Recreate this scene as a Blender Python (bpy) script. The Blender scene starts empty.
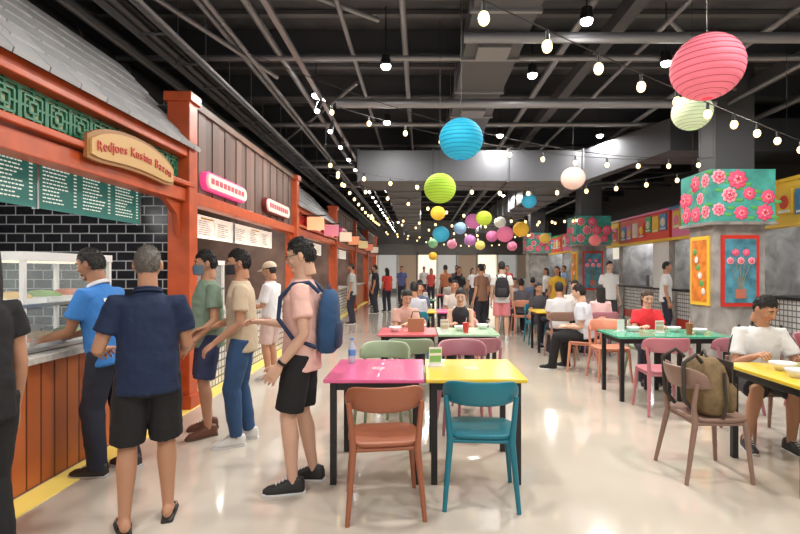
import bpy, bmesh, math, random
from mathutils import Vector, Matrix
random.seed(7)
S=bpy.context.scene
S.view_settings.view_transform='Standard'
COL=S.collection
V=Vector
MC={}
LS=.62
def mat(name,c,rough=.5,metal=0,emit=0,bump=0,bs=40,var=0,alpha=1,trans=0,coat=0,ec=None,dist=0,sss=0):
    if name in MC: return MC[name]
    m=bpy.data.materials.new(name); m.use_nodes=True
    nt=m.node_tree; b=nt.nodes['Principled BSDF']
    c4=(c[0],c[1],c[2],1)
    b.inputs['Base Color'].default_value=c4
    b.inputs['Roughness'].default_value=rough
    b.inputs['Metallic'].default_value=metal
    b.inputs['Alpha'].default_value=alpha
    b.inputs['Transmission Weight'].default_value=trans
    b.inputs['Coat Weight'].default_value=coat
    if sss:
        b.inputs['Subsurface Weight'].default_value=sss; b.inputs['Subsurface Radius'].default_value=(1,.35,.2); b.inputs['Subsurface Scale'].default_value=.01
    if emit:
        b.inputs['Emission Color'].default_value=(*(ec or c),1)
        b.inputs['Emission Strength'].default_value=emit
    if bump or var:
        tc=nt.nodes.new('ShaderNodeTexCoord')
        n=nt.nodes.new('ShaderNodeTexNoise'); n.inputs['Scale'].default_value=bs; n.inputs['Detail'].default_value=3
        n.inputs['Distortion'].default_value=dist
        nt.links.new(tc.outputs['Object'],n.inputs['Vector'])
        if bump:
            bp=nt.nodes.new('ShaderNodeBump'); bp.inputs['Strength'].default_value=bump; bp.inputs['Distance'].default_value=.02
            nt.links.new(n.outputs['Fac'],bp.inputs['Height']); nt.links.new(bp.outputs['Normal'],b.inputs['Normal'])
        if var:
            r=nt.nodes.new('ShaderNodeValToRGB')
            r.color_ramp.elements[0].position=.3; r.color_ramp.elements[1].position=.7
            r.color_ramp.elements[0].color=tuple(max(0,k*(1-var)) for k in c)+(1,)
            r.color_ramp.elements[1].color=tuple(min(1,k*(1+var)) for k in c)+(1,)
            nt.links.new(n.outputs['Fac'],r.inputs['Fac']); nt.links.new(r.outputs['Color'],b.inputs['Base Color'])
    MC[name]=m; return m
def brick(name,c1,c2,mortar,axes='YZ',bw=.2,bh=.1,ms=.006,rough=.2,offset=.5):
    if name in MC: return MC[name]
    m=bpy.data.materials.new(name); m.use_nodes=True
    nt=m.node_tree; b=nt.nodes['Principled BSDF']; b.inputs['Roughness'].default_value=rough
    tc=nt.nodes.new('ShaderNodeTexCoord'); sp=nt.nodes.new('ShaderNodeSeparateXYZ'); cb=nt.nodes.new('ShaderNodeCombineXYZ')
    nt.links.new(tc.outputs['Object'],sp.inputs[0])
    nt.links.new(sp.outputs[axes[0]],cb.inputs[0]); nt.links.new(sp.outputs[axes[1]],cb.inputs[1])
    t=nt.nodes.new('ShaderNodeTexBrick'); t.offset=offset
    t.inputs['Scale'].default_value=1
    t.inputs['Brick Width'].default_value=bw; t.inputs['Row Height'].default_value=bh
    t.inputs['Mortar Size'].default_value=ms; t.inputs['Mortar Smooth'].default_value=.1
    t.inputs['Color1'].default_value=(*c1,1); t.inputs['Color2'].default_value=(*c2,1); t.inputs['Mortar'].default_value=(*mortar,1)
    nt.links.new(cb.outputs[0],t.inputs['Vector']); nt.links.new(t.outputs['Color'],b.inputs['Base Color'])
    bp=nt.nodes.new('ShaderNodeBump'); bp.inputs['Strength'].default_value=.4; bp.inputs['Distance'].default_value=.005; bp.invert=True
    nt.links.new(t.outputs['Fac'],bp.inputs['Height']); nt.links.new(bp.outputs['Normal'],b.inputs['Normal'])
    MC[name]=m; return m

def frames(pts):
    n=len(pts); tg=[]
    for i in range(n):
        a=pts[max(0,i-1)]; b=pts[min(n-1,i+1)]
        d=(b-a); tg.append(d.normalized() if d.length>1e-9 else V((0,0,1)))
    ref=V((1,0,0)) if abs(tg[0].x)<.8 else V((0,1,0))
    u=(ref-tg[0]*ref.dot(tg[0])).normalized(); out=[]
    for t in tg:
        u=(u-t*u.dot(t)).normalized(); out.append((t,u,t.cross(u)))
    return out
class MB:
    def __init__(s): s.v=[];s.f=[];s.mi=[];s.sm=[];s.mats=[]
    def k(s,m):
        if m not in s.mats: s.mats.append(m)
        return s.mats.index(m)
    def add(s,vs,fs,m,smooth=False):
        o=len(s.v); s.v+= [tuple(v) for v in vs]; i=s.k(m)
        for f in fs: s.f.append([a+o for a in f]); s.mi.append(i); s.sm.append(smooth)
    def box(s,c,d,m,rot=None):
        c=V(c); h=V(d)/2; vs=[]
        for z in(-1,1):
            for y in(-1,1):
                for x in(-1,1):
                    p=V((x*h.x,y*h.y,z*h.z))
                    if rot is not None: p=rot@p
                    vs.append(c+p)
        s.add(vs,[(0,2,3,1),(4,5,7,6),(0,1,5,4),(2,6,7,3),(0,4,6,2),(1,3,7,5)],m)
    def bb(s,x0,x1,y0,y1,z0,z1,m): s.box(((x0+x1)/2,(y0+y1)/2,(z0+z1)/2),(abs(x1-x0),abs(y1-y0),abs(z1-z0)),m)
    def loft(s,rings,m,smooth=True,cap=True,closed=True):
        n=len(rings[0]); vs=[p for r in rings for p in r]; fs=[]
        for i in range(len(rings)-1):
            for j in range(n if closed else n-1):
                a=i*n+j; b=i*n+(j+1)%n; fs.append((a,b,b+n,a+n))
        s.add(vs,fs,m,smooth)
        if cap and closed:
            s.add(rings[0],[tuple(reversed(range(n)))],m); s.add(rings[-1],[tuple(range(n))],m)
    def tube(s,pts,rad,m,seg=12,cap=True,smooth=True):
        pts=[V(p) for p in pts]
        if not isinstance(rad,(list,tuple)): rad=[rad]*len(pts)
        rings=[]
        for p,r,(t,u,w) in zip(pts,rad,frames(pts)):
            rings.append([p+u*(r*math.cos(2*math.pi*j/seg))+w*(r*math.sin(2*math.pi*j/seg)) for j in range(seg)])
        s.loft(rings,m,smooth,cap)
    def sphere(s,c,r,m,rot=None,seg=16,ring=10,fn=None):
        c=V(c); 
        if not isinstance(r,(list,tuple)): r=(r,r,r)
        vs=[];fs=[]
        def P(x,y,z):
            p=V((x*r[0],y*r[1],z*r[2]))
            if fn: p=fn(p,x,y,z)
            if rot is not None: p=rot@p
            return c+p
        vs.append(P(0,0,-1))
        for i in range(1,ring):
            a=-math.pi/2+math.pi*i/ring
            for j in range(seg):
                b=2*math.pi*j/seg; vs.append(P(math.cos(a)*math.cos(b),math.cos(a)*math.sin(b),math.sin(a)))
        vs.append(P(0,0,1)); top=len(vs)-1
        for j in range(seg):
            k=(j+1)%seg
            fs.append((0,1+k,1+j)); fs.append((top,top-seg+j,top-seg+k))
            for i in range(ring-2):
                a=1+i*seg; fs.append((a+j,a+k,a+seg+k,a+seg+j))
        s.add(vs,fs,m,True)
    def build(s,name,parent=None,mtx=None,bevel=0,fixn=False,weld=False):
        me=bpy.data.meshes.new(name); me.from_pydata(s.v,[],s.f)
        for m in s.mats: me.materials.append(m)
        for p,i,sm in zip(me.polygons,s.mi,s.sm): p.material_index=i; p.use_smooth=sm
        if fixn or weld:
            bm=bmesh.new(); bm.from_mesh(me)
            if weld: bmesh.ops.remove_doubles(bm,verts=bm.verts,dist=1e-5)
            bmesh.ops.recalc_face_normals(bm,faces=bm.faces); bm.to_mesh(me); bm.free()
        me.update()
        o=bpy.data.objects.new(name,me); COL.objects.link(o)
        if parent: o.parent=parent
        if mtx is not None: o.matrix_local=mtx
        if bevel:
            b=o.modifiers.new('b','BEVEL'); b.width=bevel; b.segments=2; b.limit_method='ANGLE'
        return o
def grp(name,loc=(0,0,0),yaw=0,sc=1):
    e=bpy.data.objects.new(name,None); COL.objects.link(e); e.empty_display_size=.1
    e.location=loc; e.rotation_euler=(0,0,math.radians(yaw)); e.scale=(sc,)*3; return e
FACE={'+X':((0,1,0),(0,0,1),(1,0,0)),'-X':((0,-1,0),(0,0,1),(-1,0,0)),'-Y':((1,0,0),(0,0,1),(0,-1,0)),'+Y':((-1,0,0),(0,0,1),(0,1,0))}
def area(parent,loc,e,size,size_y=None,col=(1,.95,.88)):
    L=bpy.data.lights.new('lamp','AREA'); L.energy=e*LS; L.color=col; L.size=size
    if size_y: L.shape='RECTANGLE'; L.size_y=size_y
    else: L.shape='DISK'
    o=bpy.data.objects.new('lamp',L); COL.objects.link(o); o.parent=parent; o.location=loc
# ---------- materials
RED=mat('lacquer_orange_red',(.50,.085,.025),.35,bump=.1,bs=6,var=.15)
RED2=mat('lacquer_red',(.55,.03,.02),.35)
BROWN=mat('brown_panel',(.17,.10,.075),.5,var=.35,bs=3)
GREEN=mat('fret_green',(.015,.17,.085),.4)
GREENBK=mat('fret_back',(.42,.48,.30),.6)
BLK=mat('black_metal',(.012,.012,.014),.4)
DARK=mat('dark_grey',(.065,.068,.078),.6)
STEEL=mat('brushed_steel',(.6,.61,.63),.3,.85)
WHITE=mat('white_paint',(.8,.8,.78),.4)
CREAM=mat('cream',(.75,.68,.5),.5)
YEL=mat('yellow',(.85,.55,.05),.4)
TILEB=brick('black_tile',(.012,.012,.015),(.02,.02,.024),(.4,.4,.41),'YZ',.2,.1,.006,.12)
TILEX=brick('black_tile_x',(.012,.012,.015),(.02,.02,.024),(.4,.4,.41),'XZ',.2,.1,.006,.12)
TILEW=brick('white_tile',(.78,.77,.74),(.62,.62,.62),(.2,.2,.2),'YZ',.1,.1,.012,.2,0)
PLANK=brick('counter_plank',(.60,.17,.05),(.48,.12,.035),(.14,.03,.01),'YZ',.13,3,.008,.4,0)
GLASS=mat('glass',(.85,.95,.95),.03,alpha=.15)
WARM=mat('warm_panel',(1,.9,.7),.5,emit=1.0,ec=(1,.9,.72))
COOL=mat('cool_panel',(1,1,1),.5,emit=1.6,ec=(.95,.97,1))
BULB=mat('bulb_glow',(1,.85,.5),.3,emit=3.4,ec=(1,.70,.30))
SPOT=mat('spot_glow',(1,1,1),.3,emit=16,ec=(1,.97,.93))
# ---------- shell
def floor_mat():
    m=bpy.data.materials.new('polished_floor'); m.use_nodes=True; nt=m.node_tree; b=nt.nodes['Principled BSDF']
    tc=nt.nodes.new('ShaderNodeTexCoord'); n=nt.nodes.new('ShaderNodeTexNoise'); n.inputs['Scale'].default_value=.9; n.inputs['Detail'].default_value=6
    n2=nt.nodes.new('ShaderNodeTexNoise'); n2.inputs['Scale'].default_value=3; 
    nt.links.new(tc.outputs['Object'],n.inputs['Vector']); nt.links.new(tc.outputs['Object'],n2.inputs['Vector'])
    r=nt.nodes.new('ShaderNodeValToRGB'); r.color_ramp.elements[0].color=(.57,.51,.43,1); r.color_ramp.elements[1].color=(.65,.595,.515,1)
    r.color_ramp.elements[0].position=.35; r.color_ramp.elements[1].position=.65
    nt.links.new(n.outputs['Fac'],r.inputs['Fac']); nt.links.new(r.outputs['Color'],b.inputs['Base Color'])
    mr=nt.nodes.new('ShaderNodeMapRange'); mr.inputs['To Min'].default_value=.07; mr.inputs['To Max'].default_value=.14
    nt.links.new(n2.outputs['Fac'],mr.inputs['Value']); nt.links.new(mr.outputs['Result'],b.inputs['Roughness'])
    b.inputs['Coat Weight'].default_value=.5; b.inputs['Coat Roughness'].default_value=.06; b.inputs['IOR'].default_value=1.55
    return m
b=MB(); b.bb(-5.2,8.6,-3,33,-.1,0,floor_mat()); b.build('floor')
CEIL=mat('ceiling_black',(.075,.078,.088),.8,var=.3,bs=2)
b=MB(); b.bb(-5.2,8.6,-3,33,5.0,5.1,CEIL); b.build('ceiling')
WALLD=mat('wall_dark',(.09,.09,.095),.7)
b=MB(); b.bb(-5.2,-5.1,-3,33,0,5,WALLD); b.build('wall_left')
b=MB(); b.bb(8.5,8.6,-3,33,0,5,WALLD); b.build('wall_right')
b=MB(); b.bb(-5.2,8.6,33,33.1,0,5,mat('wall_far_grey',(.34,.34,.34),.7)); b.build('wall_back')
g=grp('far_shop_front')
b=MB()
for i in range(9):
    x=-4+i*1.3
    b.bb(x,x+1.15,32.7,32.95,.3,2.5,[WARM,mat('shop_grey_glow',(.6,.6,.58),.6,emit=.4),mat('shop_tan_glow',(.5,.36,.26),.6,emit=.15)][i%3])  # panels carry their own emission so the far wall looks brighter
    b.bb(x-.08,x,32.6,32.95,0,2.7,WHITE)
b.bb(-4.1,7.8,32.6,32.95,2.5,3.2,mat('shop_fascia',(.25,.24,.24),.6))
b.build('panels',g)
b=MB(); b.bb(-2.64,-2.44,.2,31,0,.006,mat('yellow_line_glow',(.9,.70,.16),.4,emit=.15,ec=(1,.8,.2))); b.build('glowing_floor_band_1')  # painted floor band with a faint warm glow put into its material

# ---------- ceiling services
DUCT=mat('duct_grey',(.10,.105,.12),.5,.3,bump=.1,bs=5)
PIPE=mat('pipe_grey',(.27,.275,.30),.4,.4)
g=grp('ceiling_beams'); b=MB()
y=.5
while y<32:
    b.bb(-5.1,8.5,y-.03,y+.03,4.62,4.99,DARK); b.bb(-5.1,8.5,y-.12,y+.12,4.58,4.62,DARK); y+=1.7
for x in(-4,2.4,5.4): b.bb(x-.08,x+.08,-2,32.8,4.4,4.58,DARK)
b.build('beam_set',g)
b=MB()
for k in range(60):
    b.bb(-5.1,8.5,-2+k*.58,-1.9+k*.58,4.93,4.99,mat('deck_rib',(.12,.124,.135),.6))
b.build('deck_ribs',g)
g=grp('ceiling_pipes'); b=MB()
for x,z,r in((-2.15,4.2,.03),(-2.3,4.28,.03),(-1.85,4.35,.045),(-3.55,4.2,.05),(-3.4,4.05,.03),(-3.2,4.3,.04),(-.9,4.4,.03),(-.2,4.5,.04),(1.9,4.45,.05),(2.9,4.4,.03),(4.2,4.4,.04),(5,4.2,.03),(6.2,4.3,.05),(-2.55,3.95,.025)):
    b.tube([(x,-1.5,z),(x,32,z)],r,PIPE,8)
for yy,z,r,x0,x1 in((7.8,4.1,.07,-1.3,4.6),(3.2,4.35,.04,-3,6),(12.5,4.1,.05,-3,6),(5.7,4.15,.06,.5,8),(4.6,4.5,.04,-3,8),(6.6,4.3,.035,-4,8),(9.6,4.3,.04,-4,8),(16,4.2,.06,-4,8)):
    b.tube([(x0,yy,z),(x1,yy,z)],r,PIPE,10)
for (p,q) in (((-4,1,4.3),(-2,7,4.2)),((-3,4,4.5),(-.5,6,4.5)),((-4.8,2.6,4.2),(-3.1,4.4,4.1)),((-1,8,4.5),(-3.5,12,4.4)),((3,6,4.5),(6,9,4.4))):
    b.tube([p,q],.03,PIPE,8)
b.build('pipes',g)
b=MB()
for k in range(40): 
    yy=-1+k*.8; b.bb(-3.05,-2.7,yy,yy+.03,4.05,4.07,PIPE)
b.bb(-3.06,-3.04,-1.5,32,4.02,4.1,PIPE); b.bb(-2.72,-2.7,-1.5,32,4.02,4.1,PIPE)
for k in range(20):
    yy=-.5+k*1.7; b.tube([(-3.05,yy,4.1),(-3.05,yy,4.98)],.008,PIPE,6); b.tube([(-2.7,yy,4.1),(-2.7,yy,4.98)],.008,PIPE,6)
b.tube([(-2.85,-1.5,4.1),(-2.85,32,4.1)],.04,BLK,8)
b.build('cable_tray',g)
g=grp('air_duct'); b=MB()
b.bb(-1.3,3.4,10.4,11.6,3.35,4.0,DUCT)
for k in range(4): b.bb(-1.31+k*1.56,-1.27+k*1.56,10.37,11.63,3.32,4.03,DARK)
b.add([(3.4,10.4,3.35),(3.4,11.6,3.35),(3.4,11.6,4.0),(3.4,10.4,4.0),(4.6,9.2,3.7),(4.6,10.4,3.7),(4.6,10.4,4.3),(4.6,9.2,4.3)],[(0,1,5,4),(1,2,6,5),(2,3,7,6),(3,0,4,7)],DUCT)
b.bb(4.6,8.4,9.2,10.4,3.7,4.3,DUCT)
b.build('main_duct',g,bevel=.01)
g=grp('air_duct'); b=MB(); b.bb(3.3,4.3,11.7,30,3.7,4.4,DUCT); b.bb(-.9,0,11.7,30,3.6,4.2,DUCT)
for k in range(14): b.bb(3.26,4.34,12+k*1.3,12.05+k*1.3,3.66,4.44,PIPE); b.bb(-.94,.04,12+k*1.3,12.05+k*1.3,3.56,4.24,PIPE)
b.build('branch_duct',g)
g=grp('air_duct'); b=MB(); b.bb(.55,1.25,0,10.3,4.22,4.5,DUCT)
for k in range(9): b.bb(.52,1.28,.4+k*1.2,.45+k*1.2,4.19,4.53,PIPE); b.tube([(.54,.42+k*1.2,4.5),(.54,.42+k*1.2,4.98)],.008,PIPE,5); b.tube([(1.26,.42+k*1.2,4.5),(1.26,.42+k*1.2,4.98)],.008,PIPE,5)
for yy in(2.0,4.0,6.0,8.4): b.bb(.7,1.1,yy,yy+.4,4.17,4.22,PIPE)
b.build('centre_duct',g,bevel=.005)
g=grp('air_duct'); b=MB(); b.tube([(-4.3,-1,4.3),(-4.3,14,4.3)],.22,DUCT,20)
for k in range(14): b.tube([(-4.3,k*1.0,4.3),(-4.3,k*1.0+.04,4.3)],.235,PIPE,20)
b.build('round_duct',g)
g=grp('lighting_track'); b=MB(); b.bb(-1.53,-1.47,-1,31,4.08,4.12,PIPE)
for k in range(22):
    yy=7.5+k*1.1
    b.tube([(-1.5,yy,4.08),(-1.5,yy,4.0)],.012,BLK,6); b.tube([(-1.5,yy,4.02),(-1.53,yy-.05,3.88)],[.035,.045],BLK,10)
    b.sphere((-1.532,yy-.052,3.875),.04,SPOT,seg=8,ring=6)
b.build('rail_and_heads',g)
dl=[(1.8,5.4),(-1.6,7.7),(-.45,6.6),(1.55,6.9),(-.6,9.1),(3.2,6.5),(1.6,10),(3.6,10),(-1.0,13),(1.5,14),(4.2,14),(0.3,18),(3,18),(5,19),(1,23),(4.5,24),(-1.2,28),(3,29),(5.2,6.0),(-.5,3.2),(3.0,2.6),(1.6,.4),(-1.6,.2),(3.6,-.2),(.2,-1.6)]  # final entries, by and behind the camera, are unseen, added to light near people
for i,(x,yy) in enumerate(dl):
    g=grp('ceiling_downlight',(x,yy,4.2)); b=MB()
    b.tube([(0,0,.78),(0,0,.12)],.008,BLK,6); b.tube([(0,0,.13),(0,0,0)],[.06,.075],BLK,16)
    b.sphere((0,0,-.005),(.066,.066,.055),SPOT,seg=16,ring=10); b.build('can',g)
    area(g,(0,0,-.075),95 if yy<12 else 120,.3)

# ---------- left stalls
FX=-2.6
def post(b,y,h=3.42,m=RED,w=.2):
    b.bb(FX-.12,FX+.12,y-w/2,y+w/2,0,h,m); b.bb(FX-.15,FX+.15,y-w/2-.03,y+w/2+.03,h-.1,h,m); b.bb(FX-.15,FX+.15,y-w/2-.03,y+w/2+.03,0,.15,m)
def shelf_stuff(b,x,y0,y1,z,fx):
    y=y0+.1
    cols=[(.7,.1,.05),(.8,.6,.1),(.1,.35,.12),(.7,.7,.65),(.1,.2,.5),(.5,.25,.1)]
    while y<y1-.1:
        c=cols[random.randrange(6)]; m=mat('jar_%d'%cols.index(c),c,.3); h=random.uniform(.1,.26); r=random.uniform(.03,.06)
        b.tube([(x,y,z),(x,y,z+h*.75),(x,y,z+h*.85),(x,y,z+h)],[r,r,r*.5,r*.45],m,10); y+=r*2+random.uniform(.02,.15)
def left_stall(y0,y1,style,k):
    g=grp('food_stall_counter')
    b=MB()
    b.bb(-4.75,-4.7,y0,y1,0,3.0,TILEB)
    b.bb(-4.7,FX-.12,y0,y0+.06,0,3.3,BROWN if k else WHITE); b.bb(-4.7,FX-.12,y1-.06,y1,0,3.3,TILEX if k==0 else BROWN)
    b.bb(-4.7,FX-.12,y0,y1,2.72,2.78,DARK)
    b.build('stall_walls',g)
    b=MB(); 
    for q in range(2):
        yc=y0+(y1-y0)*(q+.5)/2; b.bb(-4.1,-3.6,yc-.6,yc+.6,2.69,2.718,COOL)
    b.build('ceiling_panels',g)
    area(g,(-3.6,(y0+y1)/2,2.66),75,.5,2.5,(1,.97,.92))
    b=MB()
    fm=PLANK if style=='roof' and k==0 else (TILEW if k==1 else [PLANK,TILEW][k%2])
    b.bb(-3.25,FX-.06,y0+.1,y1-.15,0,.86,fm); b.bb(-3.25,FX-.1,y0+.1,y1-.15,0,.08,BLK)
    b.bb(-3.3,FX+.0,y0+.1,y1-.15,.86,.91,mat('counter_stone',(.66,.63,.58),.15,var=.15,bs=20))
    b.build('counter',g,bevel=.006)
    b=MB(); b.bb(-4.7,-4.1,y0+.1,y1-.1,.1,.88,STEEL); b.bb(-4.7,-4.05,y0+.1,y1-.1,.88,.92,STEEL)
    b.bb(-4.7,-4.4,y0+.2,y1-.3,1.5,1.53,STEEL); shelf_stuff(b,-4.5,y0+.3,y1-.4,1.53,0); shelf_stuff(b,-4.4,y0+.3,y1-.4,.92,0)
    b.bb(-4.6,-4.15,y0+1,y0+1.6,.92,1.25,STEEL); b.bb(-4.6,-4.2,y1-1.5,y1-.9,.92,1.35,WHITE); b.bb(-4.19,-4.18,y1-1.45,y1-1.05,.98,1.28,BLK)
    b.add([(-4.7,y0+.6,2.3),(-4.0,y0+.6,1.95),(-4.0,y1-2.2,1.95),(-4.7,y1-2.2,2.3),(-4.7,y0+.6,2.6),(-4.2,y0+.6,2.6),(-4.2,y1-2.2,2.6),(-4.7,y1-2.2,2.6)],[(0,1,2,3),(4,7,6,5),(1,5,6,2),(0,4,5,1),(3,2,6,7)],STEEL)
    b.build('kitchen_bench',g,bevel=.004)
    b=MB(); c0=y0+(2.85 if k==0 else .5); c1=c0+.95
    for x in(-3.2,-2.74):
        for yy in(c0,c1): b.bb(x-.015,x+.015,yy-.015,yy+.015,.91,1.6,WHITE)
    for z in(.93,1.25): b.bb(-3.22,-2.72,c0-.02,c1+.02,z-.012,z+.012,STEEL)
    b.bb(-3.22,-2.72,c0-.02,c1+.02,1.57,1.63,WHITE); b.bb(-3.1,-2.85,c0+.05,c1-.05,1.555,1.568,WARM)
    b.bb(-2.735,-2.73,c0,c1,.94,1.57,GLASS); b.bb(-3.2,-2.74,c0,c0+.004,.94,1.57,GLASS)
    for q in range(3):
        for zz in(.942,1.262):
            yy=c0+.17+q*.3; b.bb(-3.15,-2.8,yy-.13,yy+.13,zz,zz+.035,WHITE); 
            fi=(q+int(zz>1))%3; fm2=mat('food_%d'%fi,[(.6,.15,.03),(.65,.4,.08),(.2,.38,.06)][fi],.5,bump=.6,bs=40)
            b.sphere((-2.97,yy,zz+.035),(.15,.11,.05),fm2,seg=12,ring=6)
    b.build('display_case',g)
    b=MB(); shelf_stuff(b,-3.0,c1+.1,min(y1-.3,c1+.7),.91,0); b.build('counter_bottles',g)
    b=MB(); post(b,y1-.02); 
    b.bb(FX-.08,FX+.08,y0,y1,2.24,2.38,RED)
    for sgn,yb in((-1,y1-.12),):
        b.add([(FX-.03,yb,2.24),(FX-.03,yb-.35,2.24),(FX-.03,yb-.1,2.1),(FX-.03,yb,1.85),(FX+.03,yb,2.24),(FX+.03,yb-.35,2.24),(FX+.03,yb-.1,2.1),(FX+.03,yb,1.85)],[(0,1,2,3),(7,6,5,4),(0,4,5,1),(1,5,6,2),(2,6,7,3),(3,7,4,0)],RED)
    if style=='roof':
        b.bb(FX-.09,FX+.1,y0,y1,2.72,2.84,RED); b.bb(FX-.07,FX+.13,y0,y1,2.40,2.45,RED)
    b.build('red_frame',g,bevel=.008)
    if style=='roof':
        b=MB(); gm=GREEN if k%4==0 else RED2
        b.bb(FX-.04,FX-.01,y0,y1,2.44,2.73,GREENBK if k%4==0 else CREAM)
        c=.235; n=int((y1-y0-.1)/c)
        for q in range(n):
            yc=y0+.05+c*(q+.5); zc=2.585; t=.008
            for h in(.11,.075,.035):
                b.bb(FX-.01,FX+.012,yc-h,yc+h,zc+h-t,zc+h+t,gm); b.bb(FX-.01,FX+.012,yc-h,yc+h,zc-h-t,zc-h+t,gm)
                b.bb(FX-.01,FX+.0125,yc-h-t,yc-h+t,zc-h,zc+h,gm); b.bb(FX-.01,FX+.0125,yc+h-t,yc+h+t,zc-h,zc+h,gm)
            for (dy,dz) in((1,0),(-1,0),(0,1),(0,-1)):
                b.bb(FX-.01,FX+.011,yc+min(dy*.035,dy*.118)-t*(dy==0),yc+max(dy*.035,dy*.118)+t*(dy==0),zc+min(dz*.035,dz*.13)-t*(dz==0),zc+max(dz*.035,dz*.13)+t*(dz==0),gm)
        b.build('fretwork_panel',g)
        b=MB(); rows=6; xa,za,xb,zb=FX+.17,2.84,FX-.7,3.78
        for r in range(rows):
            t0=r/rows; t1=(r+1.12)/rows
            x0=xa+(xb-xa)*t0; z0=za+(zb-za)*t0; x1=xa+(xb-xa)*t1; z1=za+(zb-za)*t1
            n=int((y1-y0)/.3)
            for q in range(n+1):
                off=(r%2)*.15; ya=y0+q*.3-off; yb_=ya+.288
                ya=max(ya,y0-.05); yb_=min(yb_,y1+.05)
                if yb_-ya<.03: continue
                mm=mat('shingle_%d'%((q*7+r*3)%4),[(.42,.43,.45),(.37,.38,.40),(.45,.45,.47),(.39,.40,.42)][(q*7+r*3)%4],.75,bump=.2,bs=30)
                b.add([(x0,ya,z0),(x0,yb_,z0),(x1,yb_,z1-.02),(x1,ya,z1-.02),(x0-.01,ya,z0-.035),(x0-.01,yb_,z0-.035),(x1,yb_,z1-.05),(x1,ya,z1-.05)],[(0,1,2,3),(7,6,5,4),(0,4,5,1),(1,5,6,2),(3,2,6,7),(0,3,7,4)],mm)
        b.build('shingle_roof',g)
        b=MB(); b.add([(xa-.03,y0,za-.03),(xa-.03,y1,za-.03),(xb,y1,zb-.06),(xb,y0,zb-.06)],[(0,1,2,3)],DARK)
        b.add([(xa-.05,y1+.02,2.8),(xb-.1,y1+.02,2.8),(xb-.1,y1+.02,3.78)],[(0,1,2)],BROWN)
        b.build('roof_underlay',g)
    else:
        b=MB(); n=int((y1-y0)/.2)
        for q in range(n):
            b.bb(FX-.05,FX+.02+.012*(q%2),y0+.1+q*.2,y0+.295+q*.2,2.39,3.34,mat('slat_%d'%(q%3),[(.15,.09,.075),(.19,.115,.095),(.12,.075,.065)][q%3],.5,bump=.15,bs=12))
        b.build('slatted_fascia',g)
        b=MB(); b.bb(FX-.08,FX+.06,y0,y1,3.34,3.42,BROWN); b.build('fascia_cap',g)
    return g
stalls=[(.6,5.5,'roof',0),(5.5,10.2,'wood',1),(10.2,15,'roof',2),(15,19.5,'wood',3),(19.5,24,'roof',4),(24,28.5,'wood',5)]
G=[left_stall(*s) for s in stalls]
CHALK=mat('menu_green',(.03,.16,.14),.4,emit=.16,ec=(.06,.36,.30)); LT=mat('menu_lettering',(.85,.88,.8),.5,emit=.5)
def menu(name,x,ys,z0,z1,m,lt,lines=11,tilt=0):
    g=grp(name); b=MB()
    for (a,c) in ys:
        b.bb(x-.03,x,a,c,z0,z1,m)
        b.bb(x-.035,x+.005,a-.01,a,z0-.01,z1+.01,STEEL); b.bb(x-.035,x+.005,c,c+.01,z0-.01,z1+.01,STEEL)
        b.bb(x-.03,x+.004,(a+c)/2-.2,(a+c)/2+.2,z1-.05,z1-.03,YEL)
        for ci in range(3):
            cw_=(c-a)/3
            for r in range(lines):
                w=random.uniform(.35,.62)*cw_; y=a+.04+ci*cw_; z=z1-.075-r*(z1-z0-.10)/lines
                yy=y
                while yy<y+w:
                    d=random.uniform(.012,.04); b.bb(x,x+.003,yy,yy+d,z-.0045,z+.0045,lt); yy+=d+.012
                b.bb(x,x+.003,a+(ci+1)*cw_-.07,a+(ci+1)*cw_-.04,z-.0045,z+.0045,lt)
    for (a,c) in ys:
        b.tube([(x-.015,a+.1,z1),(x-.015,a+.1,2.72)],.006,BLK,6); b.tube([(x-.015,c-.1,z1),(x-.015,c-.1,2.72)],.006,BLK,6)
    b.build('board',g); return g
menu('menu_board',-2.8,[(2.3,3.65),(3.67,5.0)],1.96,2.37,CHALK,LT)
LB=mat('menu_lightbox',(.9,.85,.75),.5,emit=.6,ec=(1,.93,.8)); DL=mat('menu_dark_lettering',(.2,.08,.05),.5)
menu('menu_board',-2.85,[(5.8,7.6),(7.7,9.6)],1.92,2.22,LB,DL,7)
menu('menu_board',-2.85,[(10.6,12.4),(12.6,14.4)],1.92,2.22,LB,DL,7)
menu('menu_board',-2.85,[(15.6,17.4),(17.6,19.2)],1.92,2.22,LB,DL,7)
g=grp('stall_name_sign'); b=MB()
N=16; y0,y1=3.72,4.95
def arc(t): return .10*(1-(2*t-1)**2)
SGN=mat('sign_tan',(.55,.34,.13),.5,emit=.1); SGB=mat('sign_border',(.35,.16,.05),.5)
for lay,(ex,xx,m) in enumerate(((0.03,FX+.145,SGB),(0,FX+.16,SGN))):
    rings=[]
    for i in range(N+1):
        t=i/N; y=y0-ex+(y1-y0+2*ex)*t; e=.04*(abs(2*t-1)**6)
        zt=2.52+arc(t)+ex-e; zb=2.33+arc(t)*.5-ex+e
        rings.append([V((xx-.03,y,zb)),V((xx,y,zb)),V((xx,y,zt)),V((xx-.03,y,zt))])
    b.loft(rings,m,False)
b.build('board',g)
TR=mat('sign_red_lettering',(.5,.03,.015),.4)
s="Redjoes Kusina Baron"
cw={'i':.5,'j':.5,' ':.6,'R':1.25,'K':1.25,'B':1.2}
ws=[cw.get(c,1) for c in s]; tot=sum(ws); acc=0
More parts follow.
